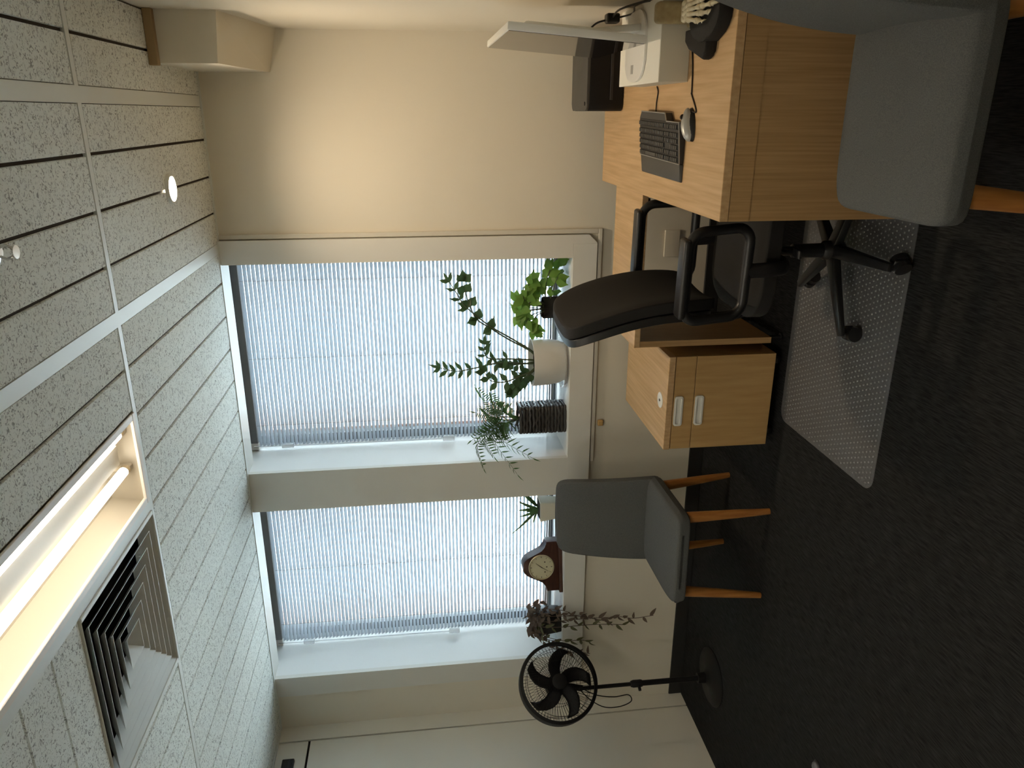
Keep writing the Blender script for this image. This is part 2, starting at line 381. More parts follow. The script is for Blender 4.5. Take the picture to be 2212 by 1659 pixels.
def vent():
    cx, cy = -1.665, (VY0+VY1)/2
    t = thing('air_vent', 'square white ceiling air diffuser with nested sloping louvres', 'vent', (cx, cy, H))
    bm = NB(); O = .328; I = .312
    for x0, x1, y0, y1 in ((-O, O, -O+.012, -I), (-O, O, I, O-.012), (-O, -I, -I, I), (I, O, -I, I)): box(bm, x0, x1, y0, y1, -.006, .010, .002, 1)
    obj('frame', bm, TRIMW, t)
    VW = mat('white_louvre', (.62, .63, .60), .5)
    for a in (.3105, .268, .226, .184, .141, .099, .056):
        bm = NB(); s = .052; h = .039; th = .002
        def ring(r, z): return [bm.verts.new((sx*r, sy*r, z)) for sx, sy in ((-1, -1), (1, -1), (1, 1), (-1, 1))]
        A, B, C, D = ring(a, 0), ring(max(a-s, .006), h), ring(max(a-s, .006)+th, h+th), ring(a+th, 0)
        for P, Q in ((A, B), (B, C), (C, D), (D, A)):
            for i in range(4): bm.faces.new((P[i], P[(i+1) % 4], Q[(i+1) % 4], Q[i]))
        obj('louvre', bm, VW, t)
    bm = NB(); b = .312
    for x0, x1, y0, y1 in ((-b-.01, -b, -b, b), (b, b+.01, -b, b), (-b, b, -b-.01, -b), (-b, b, b, b+.01)): box(bm, x0, x1, y0, y1, .008, .28)
    box(bm, -b, b, -b, b, .28, .29); obj('duct', bm, mat('dark_duct', (.03, .028, .026), .7), t)
vent()

def downlight():
    t = thing('downlight', 'small round lit downlight set in the ceiling near the window', 'light', (-.289, -.637, H))
    bm = NB(); lathe(bm, [(.062, .001), (.058, -.012), (.050, -.012), (.0475, -.004)], 32, None, False, False); obj('trim_ring', bm, TRIMW, t, 40)
    bm = NB(); lathe(bm, [(.0485, -.0045), (.02, -.005)], 32); obj('lens', bm, mat('lit_lens', (1, 1, 1), .5, emit=(1, .84, .64), estr=24), t)
    ld = bpy.data.lights.new('bulb', 'SPOT'); ld.energy = DOWN_W; ld.color = (1, .80, .56); ld.spot_size = math.radians(150); ld.spot_blend = 1.0; ld.shadow_soft_size = .045
    lo = bpy.data.objects.new('bulb', ld); COL.objects.link(lo); lo.parent = t; lo.location = (0, 0, -.020)
downlight()

def sprinkler():
    t = thing('fire_sprinkler', 'chrome sprinkler head at the edge of the photo hanging from the ceiling', 'sprinkler', (-.305, -2.045, H))
    bm = NB(); lathe(bm, [(.040, 0), (.040, -.004), (.026, -.012), (.013, -.014), (.013, -.022)], 28); obj('escutcheon', bm, CHROME, t, 40)
    bm = NB()
    for s in (-1, 1): tube(bm, [(s*.010, 0, -.02), (s*.017, 0, -.034), (s*.010, 0, -.048), (0, 0, -.053)], .0035, 8)
    obj('yoke', bm, CHROME, t, 40)
    bm = NB(); lathe(bm, [(.016, -.055), (.016, -.057)], 20); obj('deflector', bm, CHROME, t, 40)
sprinkler()

# ================================================================== BLINDS
def blind(a, b, label):
    yb = .345; x0, x1 = a+.012, b-.012
    t = thing('venetian_blind', label, 'blind', ((x0+x1)/2, yb, SILL+.03), 0, 'venetian blinds'); hw = (x1-x0)/2; zb = SILL+.03
    ztop = 2.672-zb
    bm = NB(); box(bm, -hw, hw, -.028, .028, ztop-.042, ztop, .003, 1); obj('head_rail', bm, RAIL, t)
    bm = NB(); box(bm, -hw-.01, -hw+.035, -.033, .03, ztop-.045, ztop+.006, .003, 1); obj('end_bracket', bm, WHITEP, t)
    bm = NB(); p = .0230; th = math.radians(36); wd = .0140; z = .035
    while z < ztop-.04:
        A = []
        for k in range(5):
            s = -1+k/2; cv = .0018*(1-s*s)
            y = s*wd*math.cos(th)+cv*math.sin(th); zz = z - s*wd*math.sin(th)+cv*math.cos(th)
            A.append((bm.verts.new((-hw+.004, y, zz)), bm.verts.new((hw-.004, y, zz))))
        for q, r in zip(A, A[1:]): bm.faces.new((q[0], q[1], r[1], r[0]))
        z += p
    raw('slats', bm, SLAT, t, 60)
    obj('bottom_rail', cbox(-hw+.002, hw-.002, -.013, .013, -.002, .014, .004, 2), RAIL, t)
    for x in (hw-.14, -.02, -hw+.14):
        bm = NB()
        for y in (-.0125, .0125): tube(bm, [(x, y, .01), (x, y, ztop-.03)], .0013, 5)
        obj('ladder_cord', bm, mat('grey_cord', (.45, .46, .47), .8), t)
    CL = clear_plastic('clear_acrylic', (.75, .78, .8), .45, .1)
    bm = NB(); xw = -hw+.022; zt = ztop-.20
    tube(bm, [(xw, -.045, ztop-.02), (xw, -.05, zt)], .0025, 6); tube(bm, [(xw, -.05, zt), (xw-.004, -.05, zt-.93)], .0045, 6)
    tw = obj('tilt_wand', bm, CL, t, 40)
    bm = NB(); box(bm, xw-.013, xw+.013, -.062, -.038, zt-.05, zt+.02, .005, 2); obj('wand_joint', bm, CL, tw, 40)
    bm = NB(); box(bm, xw-.017, xw+.013, -.062, -.038, zt-1.0, zt-.93, .004, 2); obj('wand_grip', bm, CL, tw, 40)
blind(*W1, 'pale venetian blind behind the white potted plant in the right window')
blind(*W2, 'pale venetian blind behind the mantel clock in the left window')

# ================================================================== OUTSIDE
def outside():
    t = thing('office_building', 'pale building with rows of windows seen through the blinds', 'building', (-8, 13, -5))
    obj('facade', cbox(-16, 20, 0, 1, 0, 15), mat('pale_concrete', (.66, .68, .68), .8), t)
    src = None
    for r in range(8):
        for c in range(15):
            x = -14.5+c*2.2
            if c > 14: continue
            if not (-13 < x < 12) or r > 6: continue
            if src is None:
                bm = NB(); box(bm, -.75, .75, -.03, .02, 0, 1.05); o = obj('window', bm, mat('office_glass', (.30, .36, .42), .3), t); src = o
            else: o = src.copy(); COL.objects.link(o)
            o.parent = t; o.location = (x, 0, .8+r*1.9)
outside()
tag(obj('street_ground', cbox(-40, 25, .9, 13, -5.2, -5), mat('pale_paving', (.72, .72, .70), .9)), 'pale paved ground outside below the windows', 'ground')['kind'] = 'structure'

# ================================================================== FURNITURE
DT = .737                                        # desk top height
def desk():
    x0, x1, y0, y1 = -.310, .362, -1.705, -.195
    t = thing('desk', 'large oak laminate desk with a full end panel along the right wall', 'desk', ((x0+x1)/2, (y0+y1)/2, 0)); hx, hy = (x1-x0)/2, (y1-y0)/2
    obj('desk_top', cbox(-hx, hx, -hy, hy, DT-.028, DT, .0015, 1), OAK_Y, t)
    obj('end_panel', cbox(-hx, hx, -hy+.004, -hy+.030, 0, DT-.0295), OAK_V, t)
    obj('edge_rail', cbox(-hx, hx, -hy+.0015, -hy+.004, DT-.095, DT-.0295), OAK_V, t)
    obj('end_panel', cbox(-hx, hx, hy-.030, hy-.004, 0, DT-.0295), OAK_V, t)
    obj('modesty_panel', cbox(hx-.05, hx-.03, -hy+.031, hy-.031, .28, DT-.0295), OAK_V, t)
desk()
def side_desk():
    x0, x1, y0, y1, zt = -.980, -.312, -.815, -.385, .714
    t = thing('side_desk', 'narrow oak side table joined to the desk below the right window', 'side table', ((x0+x1)/2, (y0+y1)/2, 0)); hx, hy = (x1-x0)/2, (y1-y0)/2
    obj('table_top', cbox(-hx, hx, -hy, hy, zt-.026, zt, .0015, 1), OAK_Y, t)
    obj('end_panel', cbox(-hx, -hx+.027, -hy+.004, hy-.004, .075, zt-.0265), OAK_V, t)
    for y in (-hy+.05, hy-.05):
        bm = NB(); lathe(bm, [(.016, 0), (.018, .012), (.010, .014), (.010, .076)], 16, Matrix.Translation((-hx+.0135, y, 0))); obj('foot', bm, BLACKP, t, 40)
    bm = NB(); box(bm, hx-.06, hx-.025, -hy+.05, hy-.05, zt-.05, zt-.0265); obj('bracket', bm, BLACKP, t, 40)
side_desk()
def cabinet():
    x0, x1, y0, y1, z0, z1 = -1.474, -1.023, -.832, -.175, .052, .553
    t = thing('drawer_cabinet', 'low oak drawer pedestal with white pulls and a round lock plate', 'cabinet', ((x0+x1)/2, (y0+y1)/2, 0)); hx, hy = (x1-x0)/2, (y1-y0)/2
    obj('top', cbox(-hx, hx, -hy-.004, hy, z1-.03, z1, .0015, 1), OAK_Y, t)
    bm = NB(); box(bm, -hx+.001, -hx+.02, -hy+.02, hy, z0, z1-.031); box(bm, hx-.02, hx-.001, -hy+.02, hy, z0, z1-.031); box(bm, -hx+.02, hx-.02, hy-.02, hy, z0, z1-.031); box(bm, -hx+.02, hx-.02, -hy+.02, hy-.02, z0, z0+.02)
    obj('carcass', bm, OAK_C, t)
    for za, zb in ((z1-.128, z1-.034), (z0, z1-.131)):
        dr = obj('drawer', cbox(-hx+.001, hx-.001, -hy, -hy+.019, za, zb, .001, 1), OAK_C, t)
        zt = zb-.002; xc = -.035
        bm = NB(); M = Matrix(((1, 0, 0, xc), (0, 0, 1, -hy), (0, 1, 0, zt-.022), (0, 0, 0, 1)))
        outl = rrect(.145, .040, .012); inn = rrect(.129, .026, .009)
        a = [bm.verts.new(M @ V((x, y, -.007))) for x, y in outl]; b = [bm.verts.new(M @ V((x, y, -.0085))) for x, y in inn]; c = [bm.verts.new(M @ V((x, y, -.0005))) for x, y in inn]; d = [bm.verts.new(M @ V((x, y, 0))) for x, y in outl]
        n = len(a)
        for P, Q in ((a, b), (b, c), (d, a)):
            for i in range(n): bm.faces.new((P[i], P[(i+1) % n], Q[(i+1) % n], Q[i]))
        bm.faces.new(c); obj('pull_handle', bm, WHITEP, dr)
    bm = NB(); lathe(bm, [(.037, 0), (.037, .0025), (.034, .0035)], 32, Matrix.Translation((-.01, -hy+.085, z1))); lp = obj('lock_plate', bm, WHITEP, t, 40)
    bm = NB(); lathe(bm, [(.007, .0034), (.006, .005)], 16, Matrix.Translation((-.01, -hy+.085, z1))); box(bm, -.012, -.008, -hy+.075, -hy+.083, z1+.0034, z1+.0045); obj('keyhole', bm, BLACKP, lp)
    for x in (-hx+.05, hx-.05):
        for y in (-hy+.06, hy-.06):
            bm = NB(); tube(bm, [(x-.012, y, .022), (x+.012, y, .022)], .022, 16); box(bm, x-.008, x+.008, y-.008, y+.008, .02, z0); obj('caster', bm, BLACKP, t, 40)
cabinet()

def pad(bm, w, d, h, r, M=None, bulge=.0, n=3):  # cushion: rounded box with soft crown
    t = NB(); bmesh.ops.create_cube(t, size=1); bmesh.ops.transform(t, matrix=Matrix.Diagonal((w, d, h, 1)), verts=t.verts[:])
    bmesh.ops.bevel(t, geom=t.edges[:], offset=r, segments=5, profile=.5, affect='EDGES')
    merge(bm, t, M)
def guest_chair(label, loc, rz):
    t = thing('guest_chair', label, 'chair', loc, rz, 'grey upholstered guest chairs')
    bm = NB(); s = NB(); bmesh.ops.create_cube(s, size=1); bmesh.ops.subdivide_edges(s, edges=s.edges[:], cuts=9, use_grid_fill=True)
    for v in s.verts:
        x, y, z = v.co.x*2, v.co.y*2, v.co.z*2
        r = .22; ax, ay = abs(x), abs(y); c = max(ax, ay)
        q = max(0, c-(1-r))/r
        X = x*(.252-.014*q*q*abs(z)) ; Y = y*.255-.022; Z = .437+z*.047 - (.012*q*q if z > 0 else -.012*q*q)
        if z > 0: Z += .008*(1-ax*ax)*(1-ay*ay) - (.02*max(0, -y-.55) )
        kx = max(0, ax-.8)/.2; ky = max(0, ay-.8)/.2
        if kx > 0 and ky > 0: k = .22*min(kx, ky)*.2; X *= 1-k; Y = (Y+.022)*(1-k)-.022
        v.co = (X, Y, Z)
    merge(bm, s); so = obj('seat', bm, FABRIC, t, 60); sb = so.modifiers.new('soft', 'SUBSURF'); sb.levels = sb.render_levels = 1
    bm = NB(); s = NB(); bmesh.ops.create_cube(s, size=1); bmesh.ops.subdivide_edges(s, edges=s.edges[:], cuts=9, use_grid_fill=True)
    for v in s.verts:
        x, y, z = v.co.x*2, v.co.y*2, v.co.z*2
        u = (z+1)/2; zz = .405+u*.545; hw = .243-.032*u**1.2
        q = max(0, max(abs(x), abs(z) if z > 0 else 0)-.85)/.15
        th = .036*(1-.35*q*q); lean = .203+.02*u+.098*u*u
        Yc = lean - .034*abs(x)**2.2*(.3+.7*u)      # side wings come forward a little
        xx = x*hw
        if z > .8 and abs(x) > .8: k = min((z-.8)/.2, (abs(x)-.8)/.2); xx *= 1-.05*k; zz -= .014*k
        v.co = (xx, Yc + y*th, zz)
    merge(bm, s); bo = obj('backrest', bm, FABRIC, t, 60); sb = bo.modifiers.new('soft', 'SUBSURF'); sb.levels = sb.render_levels = 1
    for top, bot in (((-.205, -.205), (-.235, -.25)), ((.205, -.205), (.235, -.25)), ((-.19, .185), (-.205, .245)), ((.19, .185), (.205, .245))):
        bm = NB(); tube(bm, [(*bot, 0), (bot[0]*.6+top[0]*.4, bot[1]*.6+top[1]*.4, .16), (*top, .405)], [.0150, .0215, .028], 16); obj('leg', bm, LEGWOOD, t, 40)
    return t
guest_chair('grey upholstered guest chair facing the room below the mantel clock', (-2.067, -.615, 0), math.radians(2))
guest_chair('large grey upholstered guest chair in the foreground at the desk end', (.028, -2.10, 0), math.radians(-90))

def office_chair():
    t = thing('office_chair', 'black swivel office chair with loop armrests on the clear floor mat', 'office chair', (-.482, -1.265, .003), math.radians(-3))
    a0 = math.radians(-88)
    bm = NB(); lathe(bm, [(.032, .062), (.036, .075), (.036, .135), (.028, .145)], 20); obj('hub', bm, BLACKP, t, 40)
    bm = NB(); lathe(bm, [(.027, .14), (.025, .26), (.017, .262), (.017, .39)], 20); obj('gas_lift', bm, BLACKP, t, 40)
    for k in range(5):
        a = a0+2*PI*k/5; c, s = math.cos(a), math.sin(a); R = .305; M = Matrix.Rotation(a, 4, 'Z')
        bm = NB(); hexa(bm, [M @ V(p) for p in ((.02, -.026, .082), (R+.02, -.017, .062), (R+.02, .017, .062), (.02, .026, .082))], [M @ V(p) for p in ((.02, -.024, .118), (R+.02, -.014, .082), (R+.02, .014, .082), (.02, .024, .118))])
        bmesh.ops.bevel(bm, geom=bm.edges[:], offset=.005, segments=2, profile=.5, affect='EDGES'); bl = obj('base_leg', bm, BLACKP, t, 40)
        bm = NB(); ca = a+.9+k*1.3; M2 = Matrix.Translation((R*c, R*s, 0)) @ Matrix.Rotation(ca, 4, 'Z')
        for y in (-.016, .016): 
            tt = NB(); tube(tt, [(.012, y-.010, .028), (.012, y+.010, .028)], .028, 18); merge(bm, tt, M2)
        box(bm, -.02, .03, -.006, .006, .026, .058, .003, 1, M2); box(bm, -.008, .008, -.008, .008, .05, .07, 0, 1, M2); obj('caster', bm, BLACKP, bl, 40)
    bm = NB(); box(bm, -.11, .11, -.07, .07, .37, .405, .01, 2); tube(bm, [(.03, -.06, .385), (.05, -.24, .375)], .006, 8); pad(bm, .03, .05, .012, .004, Matrix.Translation((.05, -.255, .374))); obj('tilt_mechanism', bm, BLACKP, t, 40)
    bm = NB(); s = NB(); bmesh.ops.create_cube(s, size=1); bmesh.ops.subdivide_edges(s, edges=s.edges[:], cuts=8, use_grid_fill=True)
    for v in s.verts:
        x, y, z = v.co.x*2, v.co.y*2, v.co.z*2; r = math.hypot(x, y) if False else max(abs(x), abs(y))
        k = 1-.16*max(0, min(abs(x), abs(y))-.55)/.45
        v.co = (x*.235*k+.02, y*.235*k, .445+z*.042*(1-.35*max(0, r-.7)/.3)-.035*max(0, x-.5)**2*4)
    merge(bm, s); so = obj('seat', bm, BLACKF, t, 60); so.modifiers.new('soft', 'SUBSURF').render_levels = 1
    # backrest: padded slab, leaning back
    P0, P1 = V((-.165, 0, .60)), V((-.262, 0, 1.135))
    def slab(hw, th, name, m, off, k0=0, k1=1):
        bm = NB(); s = NB(); bmesh.ops.create_cube(s, size=1); bmesh.ops.subdivide_edges(s, edges=s.edges[:], cuts=9, use_grid_fill=True)
        for v in s.verts:
            x, y, z = v.co.x*2, v.co.y*2, v.co.z*2; u = (z+1)/2; u2 = k0+(k1-k0)*u
            p = P0.lerp(P1, u2); bend = -.035*math.sin(PI*u2)
            w_ = hw*(1-.06*abs(2*u-1)**3)
            q = max(abs(y), abs(z)); k = max(0, q-.8)/.2
            cr = max(0, min(abs(y), abs(z))-.7)/.3
            yy = y*w_*(1-.09*cr); 
            xx = p.x - bend + off + x*th*(1-.3*k*k) - .03*abs(y)**2*(-1)
            v.co = (xx, yy, p.z - z*abs(z)*.02*cr)
        merge(bm, s); o = obj(name, bm, m, t, 60); mo = o.modifiers.new('soft', 'SUBSURF'); mo.levels = mo.render_levels = 1
    slab(.225, .030, 'backrest', BLACKF, .0); slab(.231, .022, 'back_shell', BLACKP, -.038, .02, .985)
    bm = NB(); pts = spline([(-.08, 0, .385), (-.20, 0, .40), (-.245, 0, .48), (-.235, 0, .72)], 6); tube(bm, pts, .016, 10, sx=2.2); obj('back_bracket', bm, BLACKP, t, 40)
    for s in (-1, 1):
        loop = [(x, z) for x, z in rrect(.305, .215, .05, 6)]
        ar = thing_part('armrest', t)
        bm = NB(); y = s*.268
        pts = [V((x-.015-(z*.06), y+ (0.012*s*(z/.12)), .655+z)) for x, z in loop]
        tube(bm, pts, .0175, 12, closed=True); obj('arm_loop', bm, BLACKP, ar, 60)
        bm = NB(); pad(bm, .27, .062, .026, .011, Matrix.Translation((-.022, y+.010*s, .776))); obj('arm_pad', bm, BLACKP, ar, 60)
        bm = NB(); tube(bm, spline([(.0, s*.10, .385), (.0, s*.22, .39), (.0, s*.258, .44), (-.005, s*.262, .545)], 5), .013, 10, sx=2.0); obj('arm_support', bm, BLACKP, ar, 60)
def thing_part(name, parent):
    o = bpy.data.objects.new(name, None); COL.objects.link(o); o.parent = parent; o.empty_display_size = .03; return o
office_chair()

def floor_mat():
    x0, x1, y0, y1 = -1.338, -.06, -1.592, -.846; h = .0028
    bm = NB(); prism(bm, rrect(x1-x0, y1-y0, .05, 6, (x0+x1)/2, (y0+y1)/2), .0002, h, None, .001)
    nx, ny = int((x1-x0)/.0215), int((y1-y0)/.0215)
    for i in range(1, nx):
        for j in range(1, ny):
            x, y = x0+i*.0215+.0107*(j % 2), y0+j*.0215; b = [bm.verts.new((x+.0038*math.cos(k*PI/3), y+.0038*math.sin(k*PI/3), h)) for k in range(6)]; c = bm.verts.new((x, y, h+.0034))
            for k in range(6): bm.faces.new((b[k], b[(k+1) % 6], c)).material_index = 1
    m = clear_plastic('clear_vinyl', (.40, .40, .41), .17, .3)
    o = obj('chair_mat', bm, [m, clear_plastic('vinyl_stud', (.45, .45, .45), .36, .35)]); o.location = (0, 0, 0); tag(o, 'clear studded plastic mat on the dark carpet under the office chair', 'floor mat')
floor_mat()

# ================================================================== ON THE DESK
def riser():
    t = thing('cardboard_box', 'cream white box on the desk carrying the monitor', 'box', (.217, -1.082, DT))
    bm = NB(); pad(bm, .262, .500, .1005, .003, Matrix.Translation((.012, 0, .0505))); obj('carton', bm, mat('cream_card', (.60, .565, .47), .6), t, 40)
    obj('lid', cbox(-.1195, .1435, -.2505, .2505, .098, .1025, .0015, 1), mat('white_card', (.80, .78, .70), .5), t)
riser()
def monitor():
    zb = DT+.1028
    t = thing('monitor', 'white framed computer monitor on a rounded foot, its glossy screen turned left', 'monitor', (.21, -1.06, zb))
    A = mat('white_enamel', (.78, .77, .73), .3)
    bm = NB(); pts = []
    for k in range(40):
        a = 2*PI*k/40; c, s = math.cos(a), math.sin(a); pts.append((.015+.118*math.copysign(abs(c)**.7, c), -.0+.128*math.copysign(abs(s)**.7, s)))
    prism(bm, pts, .0002, .009, None, .003); ft = obj('foot', bm, A, t, 40)
    obj('sticker', cbox(-.075, -.045, .005, .035, .0089, .0096), mat('grey_sticker', (.35, .34, .32), .6), ft)
    bm = NB(); hexa(bm, [(.06, -.07, .008), (.085, -.07, .008), (.085, .07, .008), (.06, .07, .008)], [(.045, -.055, .26), (.062, -.055, .26), (.062, .055, .26), (.045, .055, .26)])
    bmesh.ops.bevel(bm, geom=bm.edges[:], offset=.004, segments=2, profile=.5, affect='EDGES'); obj('neck', bm, A, t, 40)
    # panel: local frame, face -x, tilted back
    tilt = math.radians(4.5); M = Matrix.Translation((-.012, -.135, .098)) @ Matrix.Rotation(tilt, 4, 'Y'); W, Hh = .64, .425
    bm = NB(); box(bm, 0, .024, -W/2, W/2, 0, Hh, .004, 2, M); bk = obj('cabinet', bm, A, t, 40)
    bm = NB(); box(bm, .02, .045, -.2, .2, .08, .36, .012, 3, M); obj('back_cover', bm, A, t, 40)
    bm = NB(); box(bm, -.0012, .001, -W/2+.005, W/2-.005, .006, Hh-.005, 0, 1, M); obj('screen', bm, mat('black_glass', (.006, .006, .007), .07, spec=.9), t)
monitor()
def printer():
    t = thing('printer', 'low black printer with a grey top beside the monitor on the desk', 'printer', (.155, -.365, DT)); hx, hy, h = .145, .163, .163
    def body(name, z0, z1, m, ins=0):
        bm = NB(); prism(bm, rrect(2*hx-ins, 2*hy-ins, .03), z0, z1, None, .004); return obj(name, bm, m, t, 40)
    body('body', .004, h-.012, FANP); body('top_cover', h-.0118, h, GREYP, .002)
    obj('paper_slot', cbox(-.10, .10, -hy-.004, -hy+.002, .05, .062, .001, 1), BLACKM, t)
    bm = NB(); lathe(bm, [(.008, 0), (.008, .003), (.006, .004)], 18, Matrix.Translation((-hx+.03, -hy+.035, h))); obj('button', bm, BLACKM, t, 40)
    for x in (-.11, .11):
        for y in (-.12, .12): obj('foot', cbox(x-.01, x+.01, y-.01, y+.01, 0, .0045), BLACKM, t)
printer()
def keyboard():
    t = thing('keyboard', 'black and grey computer keyboard with a palm rest on the desk', 'keyboard', (-.090, -1.118, DT), math.radians(-91.5))
    W, D = .47, .135; K = mat('charcoal_keys', (.045, .044, .043), .55)
    bm = NB(); hexa(bm, [(-W/2, -D/2, .0015), (W/2, -D/2, .0015), (W/2, D/2, .0015), (-W/2, D/2, .0015)], [(-W/2, -D/2, .016), (W/2, -D/2, .016), (W/2, D/2, .028), (-W/2, D/2, .028)])
    bmesh.ops.bevel(bm, geom=bm.edges[:], offset=.003, segments=2, profile=.5, affect='EDGES'); obj('body', bm, BLACKM, t, 40)
    bm = NB(); hexa(bm, [(-W/2+.0, D/2, .002), (.10, D/2, .002), (.075, D/2+.026, .002), (-W/2+.02, D/2+.026, .002)], [(-W/2, D/2, .0275), (.10, D/2, .0275), (.075, D/2+.026, .027), (-W/2+.02, D/2+.026, .027)]); obj('control_strip', bm, K, t)
    S = mat('silver_trim', (.36, .36, .35), .35, .4)
    def zt(y): return .016+.012*(y+D/2)/D
    bm = NB(); tube(bm, [(-W/2, -D/2, zt(-D/2)), (W/2, -D/2, zt(-D/2)), (W/2, D/2, zt(D/2)), (.10, D/2, zt(D/2)), (.078, D/2+.026, .028), (-W/2+.02, D/2+.026, .028)], .0022, 6); obj('silver_rim', bm, S, t, 40)
    rows = [(-.055, 8), (-.034, 15), (-.014, 15), (.006, 15), (.026, 15), (.052, 16)]
    for ry, n in rows:
        bm = NB(); x = -W/2+.012; xe = W/2-.155
        if n == 8: ws = [.024, .019, .022, .125, .022, .019, .02, .024]
        else: ws = [(xe-x)/n]*n
        sc = (xe-x)/sum(ws)
        for w_ in ws:
            w2 = w_*sc; xa, xb = x+.0012, x+w2-.0012; z = zt(ry)-.001
            hexa(bm, [(xa, ry-.009, z), (xb, ry-.009, z), (xb, ry+.009, z), (xa, ry+.009, z)], [(xa+.002, ry-.006, z+.008), (xb-.002, ry-.006, z+.008), (xb-.002, ry+.0065, z+.008), (xa+.002, ry+.0065, z+.008)]); x += w2
        for grp, cnt in ((W/2-.145, 3), (W/2-.083, 4)):
            if grp < W/2-.1 and ry in (-.014, .006) and cnt == 3 and ry == -.014: continue
            for q in range(cnt):
                xa = grp+q*.0185; xb = xa+.0165; z = zt(ry)-.001
                hexa(bm, [(xa, ry-.009, z), (xb, ry-.009, z), (xb, ry+.009, z), (xa, ry+.009, z)], [(xa+.002, ry-.006, z+.008), (xb-.002, ry-.006, z+.008), (xb-.002, ry+.0065, z+.008), (xa+.002, ry+.0065, z+.008)])
        obj('key_row', bm, K, t)
    bm = NB(); hexa(bm, [(-W/2+.006, -D/2-.068, .001), (W/2, -D/2-.062, .001), (W/2, -D/2-.001, .001), (-W/2, -D/2-.001, .001)], [(-W/2+.010, -D/2-.064, .010), (W/2-.004, -D/2-.058, .010), (W/2-.002, -D/2-.001, .0155), (-W/2+.002, -D/2-.001, .0155)])
    bmesh.ops.bevel(bm, geom=bm.edges[:], offset=.003, segments=2, profile=.5, affect='EDGES'); obj('palm_rest', bm, GREYP, t, 40)
    bm = NB(); tube(bm, spline([(-.1, D/2+.024, .006), (-.11, D/2+.06, .003), (-.10, D/2+.095, .003), (-.118, D/2+.114, .0032)], 5), .0024, 6); obj('cable', bm, BLACKP, t, 60)
keyboard()
def mouse():
    t = thing('computer_mouse', 'silver and black computer mouse in front of the keyboard on the desk', 'mouse', (-.035, -1.405, DT), math.radians(-68))
    def shell(z0, z1, k, name, m):
        s = NB(); bmesh.ops.create_uvsphere(s, u_segments=24, v_segments=14, radius=1)
        for v in s.verts:
            x, y, z = v.co; h = z1 if z > 0 else .0; 
            v.co = (x*.031*k*(1+.08*y), y*.056*k, max(z0, z*(z1)*(1-.25*max(0, y)) ) if z > 0 else z0)
        bm = NB(); merge(bm, s); return obj(name, bm, m, t, 60)
    shell(.001, .030, 1.0, 'body', BLACKP)
    sh = NB(); s = NB(); bmesh.ops.create_uvsphere(s, u_segments=24, v_segments=14, radius=1)
    for v in s.verts:
        x, y, z = v.co; v.co = (x*.0255*(1+.08*y), y*.0565, .012+max(0, z)*.026*(1-.25*max(0, y)))
    merge(sh, s); obj('top_shell', sh, mat('silver_plastic', (.42, .42, .40), .35, .3), t, 60)
    bm = NB(); tube(bm, [(-.0035, .026, .0315), (.0035, .026, .0315)], .0085, 14); obj('wheel', bm, BLACKP, t, 40)
    bm = NB(); M = Matrix.Rotation(math.radians(68), 4, 'Z'); O = V((-.035, -1.405, 0))
    pts = [(-.018, -1.452, .012), (.006, -1.440, .003), (.06, -1.385, .003), (.068, -1.385, .003), (.15, -1.375, .003), (.235, -1.344, .003), (.27, -1.3405, .003), (.335, -1.3405, .003), (.357, -1.36, .003)]
    pts = [(.0, .05, .008)]+[tuple(M @ (V(p)-O)) for p in pts[1:]]
    tube(bm, spline(pts, 6), .0024, 6); obj('cable', bm, BLACKP, t, 60)
mouse()
def holder():
    t = thing('holder', 'black rounded holder with a wedge foot under the ivory bone hand', 'holder', (.262, -1.52, DT))
    bm = NB(); s = NB()
    pts = []
    for k in range(13):
        a = math.radians(95+ (k/12)*190); pts.append((.015+.075*math.cos(a), -.03+.125*math.sin(a)))
    for k in range(13):
        a = math.radians(285-(k/12)*190); pts.append((.025+.030*math.cos(a), -.03+.075*math.sin(a)))
    prism(bm, pts, 0, .045, None, .008); obj('curved_wall', bm, BLACKF, t, 40)
    bm = NB(); prism(bm, [(-.012, .15), (-.048, .148), (-.072, .11), (-.108, -.015), (-.100, -.036), (-.086, -.042), (-.018, -.064)], 0, .036, None, .010); obj('wedge_foot', bm, BLACKF, t, 40)
    bm = NB(); prism(bm, [(-.03, -.06), (.085, -.08), (.09, .10), (-.02, .10)], 0.0, .032, None, .004); obj('base', bm, BLACKF, t, 40)
holder()
